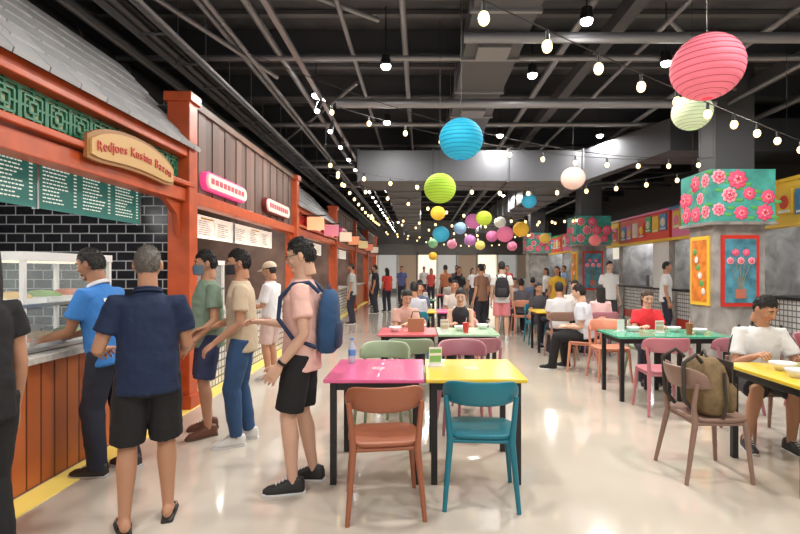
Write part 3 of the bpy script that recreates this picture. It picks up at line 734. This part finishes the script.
    b=MB(); b.sphere((0,0,0),(.073,.093,.115),sk,seg=32,ring=20,fn=HF)
    b.tube([(0,.084,.018),(0,.097,-.006),(0,.106,-.024),(0,.092,-.034)],[.006,.009,.0135,.009],sk,10)
    for s in(-1,1):
        b.sphere((s*.012,.094,-.027),(.008,.009,.007),sk,seg=8,ring=6); b.sphere((s*.075,-.008,-.008),(.009,.018,.031),sk,seg=12,ring=8)
        b.sphere((s*.028,.076,.028),(.024,.012,.008),sk,seg=10,ring=6); b.sphere((s*.038,.064,-.028),(.022,.018,.018),sk,seg=10,ring=6)
    b.sphere((0,.070,-.092),(.026,.020,.018),sk,seg=12,ring=8); b.sphere((0,.086,-.056),(.024,.010,.014),sk,seg=12,ring=8)
    b.tube([(0,-.022,-.05),(0,-.024,-.14)],[.052,.054],sk,16)
    o=b.build('head',g,HT,fixn=True); smooth_remesh(o,.0042 if lod==0 else .008,3)
    if not(lod>=1 and y>12):
        b=MB(); EW=mat('eye_white',(.75,.73,.7),.3); EI=mat('eye_iris',(.02,.012,.008),.2); LP=mat('lips',(.42,.14,.11),.5)
        for s in(-1,1):
            b.sphere((s*.029,.080,.006),(.0135,.0095,.0075),EW,seg=12,ring=8); b.sphere((s*.029,.0868,.006),(.0058,.004,.0058),EI,seg=10,ring=6)
            b.tube([(s*.015,.094,.027),(s*.03,.093,.032),(s*.046,.082,.027)],[.003,.004,.0025],HM,6)
            b.tube([(s*.016,.087,.011),(s*.03,.091,.0145),(s*.043,.082,.010)],.0018,HM,5)
            if glasses:
                b.tube([(s*.03+.02*math.cos(a),.097,.004+.015*math.sin(a)) for a in [2*math.pi*i/16 for i in range(17)]],.002,BLK,6)
                b.tube([(s*.05,.097,.006),(s*.079,.0,.008)],.002,BLK,6)
        if not mask:
            b.sphere((0,.0935,-.052),(.022,.006,.0035),LP,seg=12,ring=6); b.sphere((0,.0925,-.059),(.018,.006,.0045),LP,seg=12,ring=6)
        b.build('face_features',g,HT)
    if mask:
        MK=mat('mask_%.2f'%mask[0],mask,.7); b=MB(); R=[]
        for i in range(9):
            z=-.012-.085*i/8; row=[]
            for j in range(17):
                a=-1.25+2.5*j/16; bulge=1+.10*math.cos(a)*math.sin(math.pi*(i+1.5)/11)
                row.append(V((math.sin(a)*.080*bulge*(1-.14*i/8),.098*math.cos(a)*bulge+.012*math.cos(a),z)))
            R.append(row)
        b.loft(R,MK,True,cap=False,closed=False)
        for s in(-1,1): b.tube([(s*.074,.035,-.02),(s*.082,-.005,.012),(s*.083,-.02,-.01),(s*.066,.03,-.08)],.0015,MK,5)
        b.build('face_mask',g,HT)
    if hair!='none':
        rr=random.Random(int(x*100)+int(y*10))
        bm=bmesh.new(); bmesh.ops.create_uvsphere(bm,u_segments=48,v_segments=32,radius=1)
        def thr(yv):
            pts=[(-1,-.60),(-.5,-.48),(-.25,-.05),(-.05,.12),(.2,.14),(.35,.36),(.6,.47),(1,.52)]
            if hair in('long','bob','bun'): pts=[(-1,-.8),(-.2,-.6),(.1,-.35),(.4,.3),(1,.55)]
            if hair=='buzz': pts=[(-1,-.5),(-.5,-.38),(-.25,0),(0,.2),(.25,.25),(.5,.5),(1,.6)]
            for (a,c),(d,e) in zip(pts,pts[1:]):
                if yv<=d: return c+(e-c)*(yv-a)/(d-a)
            return pts[-1][1]
        def yn(c): return c.y/max(.2,math.sqrt(1-min(.96,c.z**2)))
        dele=[f for f in bm.faces if f.calc_center_median().z<thr(yn(f.calc_center_median()))]
        bmesh.ops.delete(bm,geom=dele,context='FACES')
        vol=.002 if hair=='buzz' else .006
        tufts=[]
        for v in bm.verts:
            c=v.co.copy(); edge=min(1,max(0,(c.z-thr(yn(c)))/.45)); n=vol*(.25+.75*edge)*(1.6 if (hair=='short' and c.z>.5) else 1)
            p=HF(V((c.x*.073,c.y*.093,c.z*.115)),c.x,c.y,c.z)
            v.co=p+c*(n+rr.uniform(-.001,.001))
            if hair in('short','buzz'): tufts.append((v.co.copy(),c,edge))
        me=bpy.data.meshes.new('hair'); bm.to_mesh(me); bm.free(); me.materials.append(HM)
        for p in me.polygons: p.use_smooth=True
        o=bpy.data.objects.new('hair',me); COL.objects.link(o); o.parent=g; o.matrix_local=HT
        sd=o.modifiers.new('t','SOLIDIFY'); sd.thickness=.006; sd.offset=-1
        if tufts and lod==0 and not cap:
            b=MB(); ln=.010 if hair=='buzz' else .022
            for i in range(1300):
                p,c,edge=tufts[rr.randrange(len(tufts))]
                j=V((rr.gauss(0,.004),rr.gauss(0,.004),rr.gauss(0,.004)))
                if c.z>.6: flow=V((rr.uniform(-.5,.5),.9,-.1))
                elif c.y>.4: flow=V((rr.uniform(-.5,.5),.2,-.9 if hair=='short' else .2))
                else: flow=V((0,-.15,-1))
                flow=(flow-c*flow.dot(c)).normalized(); d=(flow+c*rr.uniform(.1,.35)).normalized()
                p0=p+j-c*.003; L_=ln*rr.uniform(.5,1.1)*(.45+.55*edge); q1=p0+d*L_*.5; q2=p0+d*L_-c*L_*.25
                b.tube([p0,q1,q2],[.0032,.0028,.0006],HM,4,cap=False)
            b.build('hair_tufts',g,HT)
        if hair in('long','bob','bun'):
            b=MB()
            if hair=='bun': b.sphere((0,-.105,.06),(.045,.042,.042),HM)
            else:
                Lz=-.36 if hair=='long' else -.16; R=[]
                for i in range(9):
                    t=i/8; z=.06+(Lz-.06)*t; w=.080+.010*math.sin(t*3); d=.06-.025*t; yo=-.048-.03*t
                    R.append([V((math.cos(a)*w*(1-.3*t*t),yo+math.sin(a)*d+.004*math.sin(a*9+t*5),z)) for a in [2*math.pi*k/28 for k in range(28)]])
                b.loft(R,HM)
            b.build('hair_length',g,HT)
    if cap:
        CM=mat('cap_%.2f_%.2f'%(cap[0],cap[1]),cap,.8,bump=.2,bs=20); b=MB()
        R=[]
        for i in range(9):
            a=math.pi/2*i/8*.96; R.append([V((math.cos(t)*.09*math.cos(a),math.sin(t)*.11*math.cos(a)-.003,.035+.1*math.sin(a))) for t in [2*math.pi*k/24 for k in range(24)]])
        b.loft(R,CM); 
        R=[]
        for i in range(5):
            t=i/4; R.append([V((math.sin(a)*(.085-.01*t),.075+ .095*t*math.cos(a)+.02*math.cos(a),.04-.018*t-.02*abs(math.sin(a))*t)) for a in [-1.3+2.6*k/12 for k in range(13)]])
        b.loft(R,CM,True,cap=False,closed=False); b.build('cap',g,HT)
    return g,T,shirt_o,arm
def backpack(parent_g,T,c,c2,name='backpack',yo=.03):
    m=mat('pack_%.2f_%.2f'%(c[0],c[1]),c,.8,bump=.4,bs=14); m2=mat('pack2_%.2f'%c2[0],c2,.7)
    b=MB(); R=[]
    for z,w,d in((.0,.12,.05),(.02,.145,.065),(.12,.15,.072),(.25,.145,.068),(.34,.13,.06),(.40,.10,.045),(.42,.06,.03)):
        R.append([V((math.copysign(abs(math.cos(a))**.6,math.cos(a))*w,-.208+yo+math.copysign(abs(math.sin(a))**.7,math.sin(a))*d,z)) for a in [2*math.pi*i/24 for i in range(24)]])
    b.loft(R,m)
    R=[]
    for z,w,d in((.03,.09,.02),(.05,.115,.03),(.16,.115,.03),(.2,.10,.02)):
        R.append([V((math.cos(a)*w,-.272+yo+math.sin(a)*d,z)) for a in [2*math.pi*i/20 for i in range(20)]])
    b.loft(R,m2)
    for s in(-1,1):
        b.tube([(s*.09,-.12,.40),(s*.105,-.05,.465),(s*.11,.05,.45),(s*.118,.130,.36),(s*.128,.135,.22),(s*.165,.03,.1),(s*.13,-.12,.04)],.014,m2,8)
    b.tube([(-.03,-.17,.42),(0,-.17,.455),(.03,-.17,.42)],.008,m2,8)
    return b.build(name,parent_g,T)
person('woman',-2.09,2.36,75,1.66,fem=True,hair='long',shirt=(.012,.012,.014),pc=(.012,.012,.014),lod=0,sleeve=.5)
g,T,so,_=person('man',-2.30,3.72,84,1.69,lean=12,lw=(-.16,.42,1.0),rw=(.14,.42,1.0),hy=5,hp=10,skin='brown',hair='short',hc=(.03,.027,.025),shirt=(.04,.20,.56),pc=(.02,.025,.045),
    shc=(.03,.03,.035),sol=(.5,.5,.5),lod=0,lh='flat',rh='flat',collar=(.7,.7,.72),fat=1.12,lf=(-.09,.04),rf=(.12,-.08))
c=bpy.data.curves.new('shirt_lettering','FONT'); c.body='SU'; c.size=.10; c.extrude=.002; c.align_x='CENTER'; c.align_y='CENTER'; c.offset=.003
c.materials.append(WHITE); tmp=bpy.data.objects.new('tmp',c); COL.objects.link(tmp)
dg=bpy.context.evaluated_depsgraph_get(); me=bpy.data.meshes.new_from_object(tmp.evaluated_get(dg)); bpy.data.objects.remove(tmp)
o=bpy.data.objects.new('shirt_lettering',me); COL.objects.link(o); o.parent=g
o.matrix_local=T@Matrix.Translation((-.06,-.15,.33))@Matrix((V((.9,-.43,0)).normalized(),V((0,0,1)),V((-.43,-.9,0)).normalized())).transposed().to_4x4()
swm=o.modifiers.new('sw','SHRINKWRAP'); swm.target=so; swm.wrap_mode='ABOVE_SURFACE'; swm.offset=.008
person('man',-1.60,2.94,28,1.66,lw=(-.25,.24,1.04),rw=(.2,.3,1.0),hy=-4,hc=(.14,.125,.11),hair='buzz',shirt=(.010,.022,.065),pants='shorts',pc=(.01,.01,.012),shoe='flip',shc=(.02,.02,.02),
    lod=0,fat=1.12,lf=(-.12,-.04),rf=(.11,.05),collar=(.010,.022,.065),lh='grip',shortf=.97)
person('man',-1.95,4.62,125,1.69,hy=-8,hp=5,shirt=(.20,.28,.21),pants='shorts',pc=(.03,.04,.10),shc=(.16,.06,.035),sol=(.12,.06,.04),mask=(.12,.2,.28),lod=0,fat=1.1,lw=(-.22,.18,.88),rw=(.2,.2,.9),
    lf=(-.11,.03),rf=(.12,-.03))
person('man',-1.55,4.36,103,1.69,hy=4,hp=4,shirt=(.60,.49,.35),pc=(.03,.08,.19),pants='slim',shc=(.75,.75,.72),sol=(.7,.7,.7),mask=(.03,.03,.04),lod=0,lw=(-.19,.2,.9),rw=(.12,.3,1.0),
    lf=(-.09,.04),rf=(.1,-.05))
g,T,_,_=person('boy',-.82,3.47,92,1.73,hy=0,hp=12,skin='light',shirt=(.82,.50,.44),pants='shorts',pc=(.012,.012,.014),shc=(.02,.02,.022),sol=(.65,.65,.65),lod=0,lean=-2,shortf=.88,
    lw=(-.22,.10,.86),rw=(.2,.3,1.1),lf=(-.1,.04),rf=(.11,-.06),glasses=True,watch=True,fat=.95)
backpack(g,T,(.02,.07,.17),(.015,.035,.09))
person('man',-2.05,6.9,80,1.62,hy=0,hp=10,shirt=(.75,.75,.78),pants='shorts',pc=(.6,.45,.42),cap=(.6,.5,.38),hair='short',shc=(.6,.6,.6),lw=(-.15,.3,1.05),rw=(.15,.3,1.05),lod=0,sleeve=.8)
g,T,so,arm=person('man',3.02,4.52,172,1.7,sit=True,lean=14,hy=22,hp=22,skin='tan',hc=(.02,.018,.018),shirt=(.74,.74,.74),pants='shorts',pc=(.03,.03,.035),shc=(.03,.03,.035),lod=0,fat=1.15,seat=.465,
    lw=(-.2,.44,.79),rw=(.19,.42,.79),lh='flat',rh='grip',collar=(.02,.02,.02),sleeve=.75,lf=(-.1,.38),rf=(.22,.34))
b=MB()
for s in(-1,1):
    a,e,w=arm[s]
    b.tube([a+V((0,0,.064)),a.lerp(e,.35)+V((s*.062,0,.02)),a.lerp(e,.74)+V((s*.068,0,.0))],.012,BLK,8)
b.build('sleeve_piping',g)
def P2(px,Z): return (px-420)*Z/500
person('woman',-.22,7.1,195,1.62,sit=True,fem=True,hair='long',hc=(.02,.015,.012),shirt=(.6,.36,.30),pc=(.05,.05,.07),skin='light',hp=25,lean=12,lw=(-.12,.42,.8),rw=(.12,.42,.8))
person('woman',.58,7.15,175,1.62,sit=True,fem=True,hair='bun',shirt=(.02,.02,.025),sleeve=0,skin='light',hp=15,lean=10,lw=(-.12,.42,.8),rw=(.12,.42,.8))
g,T,_,_=person('man',1.75,10.7,-8,1.7,shirt=(.72,.72,.7),pants='shorts',pc=(.75,.25,.28),shc=(.7,.7,.7),skin='light')
backpack(g,T,(.015,.015,.02),(.03,.03,.035))
person('man',1.42,11.6,40,1.66,shirt=(.22,.11,.07),pc=(.02,.02,.03))
person('woman',1.05,13.6,200,1.62,fem=True,hair='long',shirt=(.03,.03,.04),hc=(.05,.025,.015))
person('woman',P2(557,12.8),12.8,150,1.62,fem=True,hair='long',hc=(.05,.025,.015),shirt=(.8,.5,.04),pc=(.8,.5,.04),skirt=True)
person('man',P2(609,11.6),11.6,190,1.72,shirt=(.75,.75,.75),pc=(.05,.05,.06),skin='light')
person('man',2.47,7.4,55,1.68,sit=True,shirt=(.6,.63,.70),pc=(.012,.012,.014),shc=(.01,.01,.01),skin='light',lean=8,hp=8,rf=(.16,.38),lf=(-.12,.5),lod=0)
person('woman',3.1,6.88,170,1.6,sit=True,fem=True,hair='bob',hc=(.06,.035,.025),shirt=(.72,.03,.04),skin='light',lean=10,hp=15,lw=(-.15,.42,.8),rw=(.15,.42,.8),fat=1.15)
person('woman',2.4,10.15,190,1.6,sit=True,fem=True,hair='long',shirt=(.05,.05,.06),hp=10)
person('man',3.15,10.2,180,1.7,sit=True,shirt=(.75,.7,.68),hp=10,skin='light')
person('woman',3.1,8.6,5,1.6,sit=True,fem=True,hair='long',shirt=(.75,.5,.5))
person('man',2.4,8.6,-10,1.7,sit=True,shirt=(.6,.6,.62),lean=6)
person('child',4.3,5.3,185,1.4,sit=True,shirt=(.7,.05,.04),seat=.46,hp=10); chair(4.3,5.3,185,MAU)
person('woman',0,10.1,180,1.6,sit=True,fem=True,hair='bob',shirt=(.1,.12,.2)); person('man',.7,10.1,180,1.7,sit=True,shirt=(.6,.55,.5))
person('man',-.1,8.65,0,1.7,sit=True,shirt=(.5,.5,.55)); 
person('woman',0,12.15,0,1.6,sit=True,fem=True,hair='long',shirt=(.7,.7,.7)); person('woman',0,13.55,180,1.6,sit=True,fem=True,hair='long',shirt=(.3,.05,.08))
person('man',2.5,13.25,180,1.7,sit=True,shirt=(.7,.7,.72)); person('man',2.4,11.85,0,1.7,sit=True,shirt=(.1,.1,.12))
person('man',.9,14.65,0,1.7,sit=True,shirt=(.7,.68,.6)); person('man',3.3,14.65,0,1.7,sit=True,shirt=(.15,.2,.35))
for x,y,yw,c,f in((-1.55,17.5,80,(.02,.02,.03),0),(-1.2,18.2,30,(.65,.05,.04),1),(-1.9,14,85,(.4,.42,.4),0),(-2.0,21,80,(.6,.6,.6),1),(-.8,22,170,(.1,.12,.3),0),(1.4,19,160,(.05,.05,.06),0),(2.2,21,200,(.7,.7,.7),1),(3.4,19.5,170,(.5,.1,.1),0),(4.3,17,100,(.7,.68,.65),1),(1.9,15,190,(.7,.7,.72),0),(.2,25,180,(.6,.6,.6),0),(5.4,11,250,(.75,.75,.75),0),(-3.7,7.8,-90,(.7,.7,.7),0),(-3.7,12.5,-90,(.6,.1,.05),1),
    (.9,17.5,30,(.55,.2,.1),0),(2.7,16.8,20,(.7,.3,.35),1),(.5,22.5,170,(.7,.1,.1),1),(5.5,19,90,(.2,.3,.5),0)):
    person('woman' if f else 'man',x,y,yw,1.6 if f else 1.7,fem=bool(f),hair='long' if f else 'short',shirt=c)

# ---------- small items
def bottle(x,y,z,c=(.6,.75,.85),capc=(.05,.2,.6)):
    g=grp('water_bottle',(x,y,z)); b=MB(); m=mat('pet_%.2f'%c[0],c,.1,alpha=.55)
    b.tube([(0,0,0),(0,0,.02),(0,0,.13),(0,0,.165),(0,0,.185)],[.028,.031,.031,.013,.012],m,16); b.tube([(0,0,.185),(0,0,.203)],.015,mat('bcap_%.2f'%capc[0],capc,.4),12)
    b.tube([(0,0,.06),(0,0,.11)],.0318,mat('blabel_%.2f'%capc[0],capc,.5),16); b.build('bottle',g)
bottle(-.55,4.05,.75,capc=(.1,.35,.7))
def tent(x,y,yaw,m):
    g=grp('table_menu_card',(x,y,.75),yaw); b=MB()
    b.box((0,0,.006),(.11,.06,.012),WHITE); b.box((0,0,.08),(.10,.006,.14),WHITE); b.box((0,-.004,.06),(.09,.002,.05),m); b.box((0,-.004,.12),(.09,.002,.03),m); b.build('card',g)
tent(.12,3.9,10,mat('card_green',(.2,.45,.15),.5)); tent(2.85,5.95,0,mat('card_beige',(.6,.45,.3),.5)); tent(.3,6.1,0,mat('card_beige',(.6,.45,.3),.5))
tent(2.45,6.1,15,WHITE)
def bowl(x,y,r,c,food,name='bowl'):
    g=grp(name,(x,y,.751)); b=MB(); m=mat('dish_%.2f'%c[0],c,.25); R=[]
    for rr,z in((.45,0),(.5,.004),(.8,.03),(1,.06),(.96,.06),(.75,.03),(.4,.012)):
        zz=z*(1 if name!='plate' else .3); R.append([V((math.cos(a)*r*rr,math.sin(a)*r*rr,zz)) for a in [2*math.pi*i/24 for i in range(24)]])
    b.loft(R,m); b.build('dish',g,fixn=True)
    b=MB(); b.sphere((0,0,.03 if name!='plate' else .018),(r*.78,r*.78,.014),mat('foodm_%.2f'%food[0],food,.5,bump=.8,bs=50),seg=16,ring=8); b.build('food',g)
bowl(2.72,3.75,.09,(.8,.8,.8),(.7,.6,.4)); bowl(2.95,3.62,.12,(.8,.8,.78),(.45,.2,.06),'plate'); bowl(2.63,3.5,.07,(.78,.78,.8),(.4,.12,.04)); bowl(3.13,3.85,.08,(.82,.8,.78),(.55,.25,.08)); bowl(2.92,3.85,.08,(.8,.78,.8),(.3,.35,.1),'plate')
bottle(2.75,3.45,.75,(.5,.1,.05),(.6,.05,.03))
for x,y in((-.3,6.1),(0,6.4),(.5,6.2),(.8,6.4),(2.6,6.1),(3.1,6.1),(3.3,5.9),(2.4,9.3),(3.1,9.4),(0,9.3),(.7,9.4)): bowl(x,y,.08,(.8,.8,.8),(.45,.2,.06))
b=MB(); g=grp('drink_cup',(.55,6.0,.75)); b.tube([(0,0,0),(0,0,.12)],[.03,.042],mat('cup_red',(.7,.05,.04),.4),16); b.tube([(0,0,.12),(.01,0,.18)],.004,WHITE,6); b.build('cup',g)
g=grp('drink_cup',(3.15,5.85,.75)); b=MB(); b.tube([(0,0,0),(0,0,.13)],[.03,.042],mat('cup_brown',(.35,.12,.05),.4),16); b.tube([(0,0,.13),(.01,0,.19)],.004,WHITE,6); b.build('cup',g)
e=grp('backpack',(2.10,3.70,.46),90,1.15); K=mat('khaki',(.20,.135,.065),.85,bump=.4,bs=20,var=.25); K2=mat('khaki_dark',(.045,.035,.028),.7)
b=MB(); R=[]
for z,w,d in((-.0,.13,.06),(.03,.165,.09),(.14,.17,.11),(.24,.165,.10),(.31,.14,.08),(.35,.09,.05)):
    R.append([V((math.copysign(abs(math.cos(a))**.6,math.cos(a))*w,.0+math.copysign(abs(math.sin(a))**.7,math.sin(a))*d,z)) for a in [2*math.pi*i/24 for i in range(24)]])
b.loft(R,K)
for s in(-1,1):
    R=[]
    for z,w,d in((.02,.05,.03),(.05,.07,.045),(.17,.07,.045),(.2,.05,.02)): R.append([V((s*.08+math.cos(a)*w,-.10+math.sin(a)*d,z)) for a in [2*math.pi*i/16 for i in range(16)]])
    b.loft(R,K); b.box((s*.08,-.152,.13),(.025,.006,.12),K2)
    b.tube([(s*.1,.07,.33),(s*.12,.12,.38),(s*.13,.2,.33),(s*.12,.19,.1),(s*.13,.12,.02)],.013,K2,8)
    b.tube([(s*.17,-.03,.28),(s*.19,-.03,.1),(s*.18,-.02,.0)],.008,K2,6)
b.box((0,-.105,.27),(.26,.012,.13),K2); b.tube([(-.04,0,.34),(0,0,.39),(.04,0,.34)],.009,K2,8)
b.build('pack_body',e,fixn=True)
g=grp('handbag',(-.05,6.15,.75)); b=MB(); b.box((0,0,.08),(.2,.1,.16),mat('leather_tan',(.4,.2,.1),.5)); b.tube([(-.06,0,.16),(-.04,0,.24),(.04,0,.24),(.06,0,.16)],.007,K2,8); b.build('bag',g,bevel=.015)
g=grp('cash_register',(-2.95,2.2,.91)); b=MB(); b.box((0,0,.06),(.35,.35,.12),WHITE); b.box((.0,0,.22),(.05,.3,.2),BLK,Matrix.Rotation(.3,3,'Y')); b.tube([(0,0,.1),(0,0,.2)],.03,BLK,10); b.build('register',g,bevel=.006)
g=grp('serving_tray',(-2.8,3.0,.91)); b=MB(); b.box((0,0,.01),(.3,.4,.02),mat('tray_teal',(.05,.3,.3),.4)); b.build('tray',g,bevel=.008)

# ---------- camera, world
w=bpy.data.worlds.new('world'); S.world=w; w.use_nodes=True
w.node_tree.nodes['Background'].inputs[0].default_value=(1,.97,.93,1); w.node_tree.nodes['Background'].inputs[1].default_value=.65
cd=bpy.data.cameras.new('camera'); cd.lens=22.5; cd.sensor_width=36; cd.shift_x=-.025; cd.shift_y=.004; cd.clip_start=.05
co=bpy.data.objects.new('camera',cd); COL.objects.link(co); co.location=(0,0,1.5); co.rotation_euler=(math.pi/2,0,0); S.camera=co
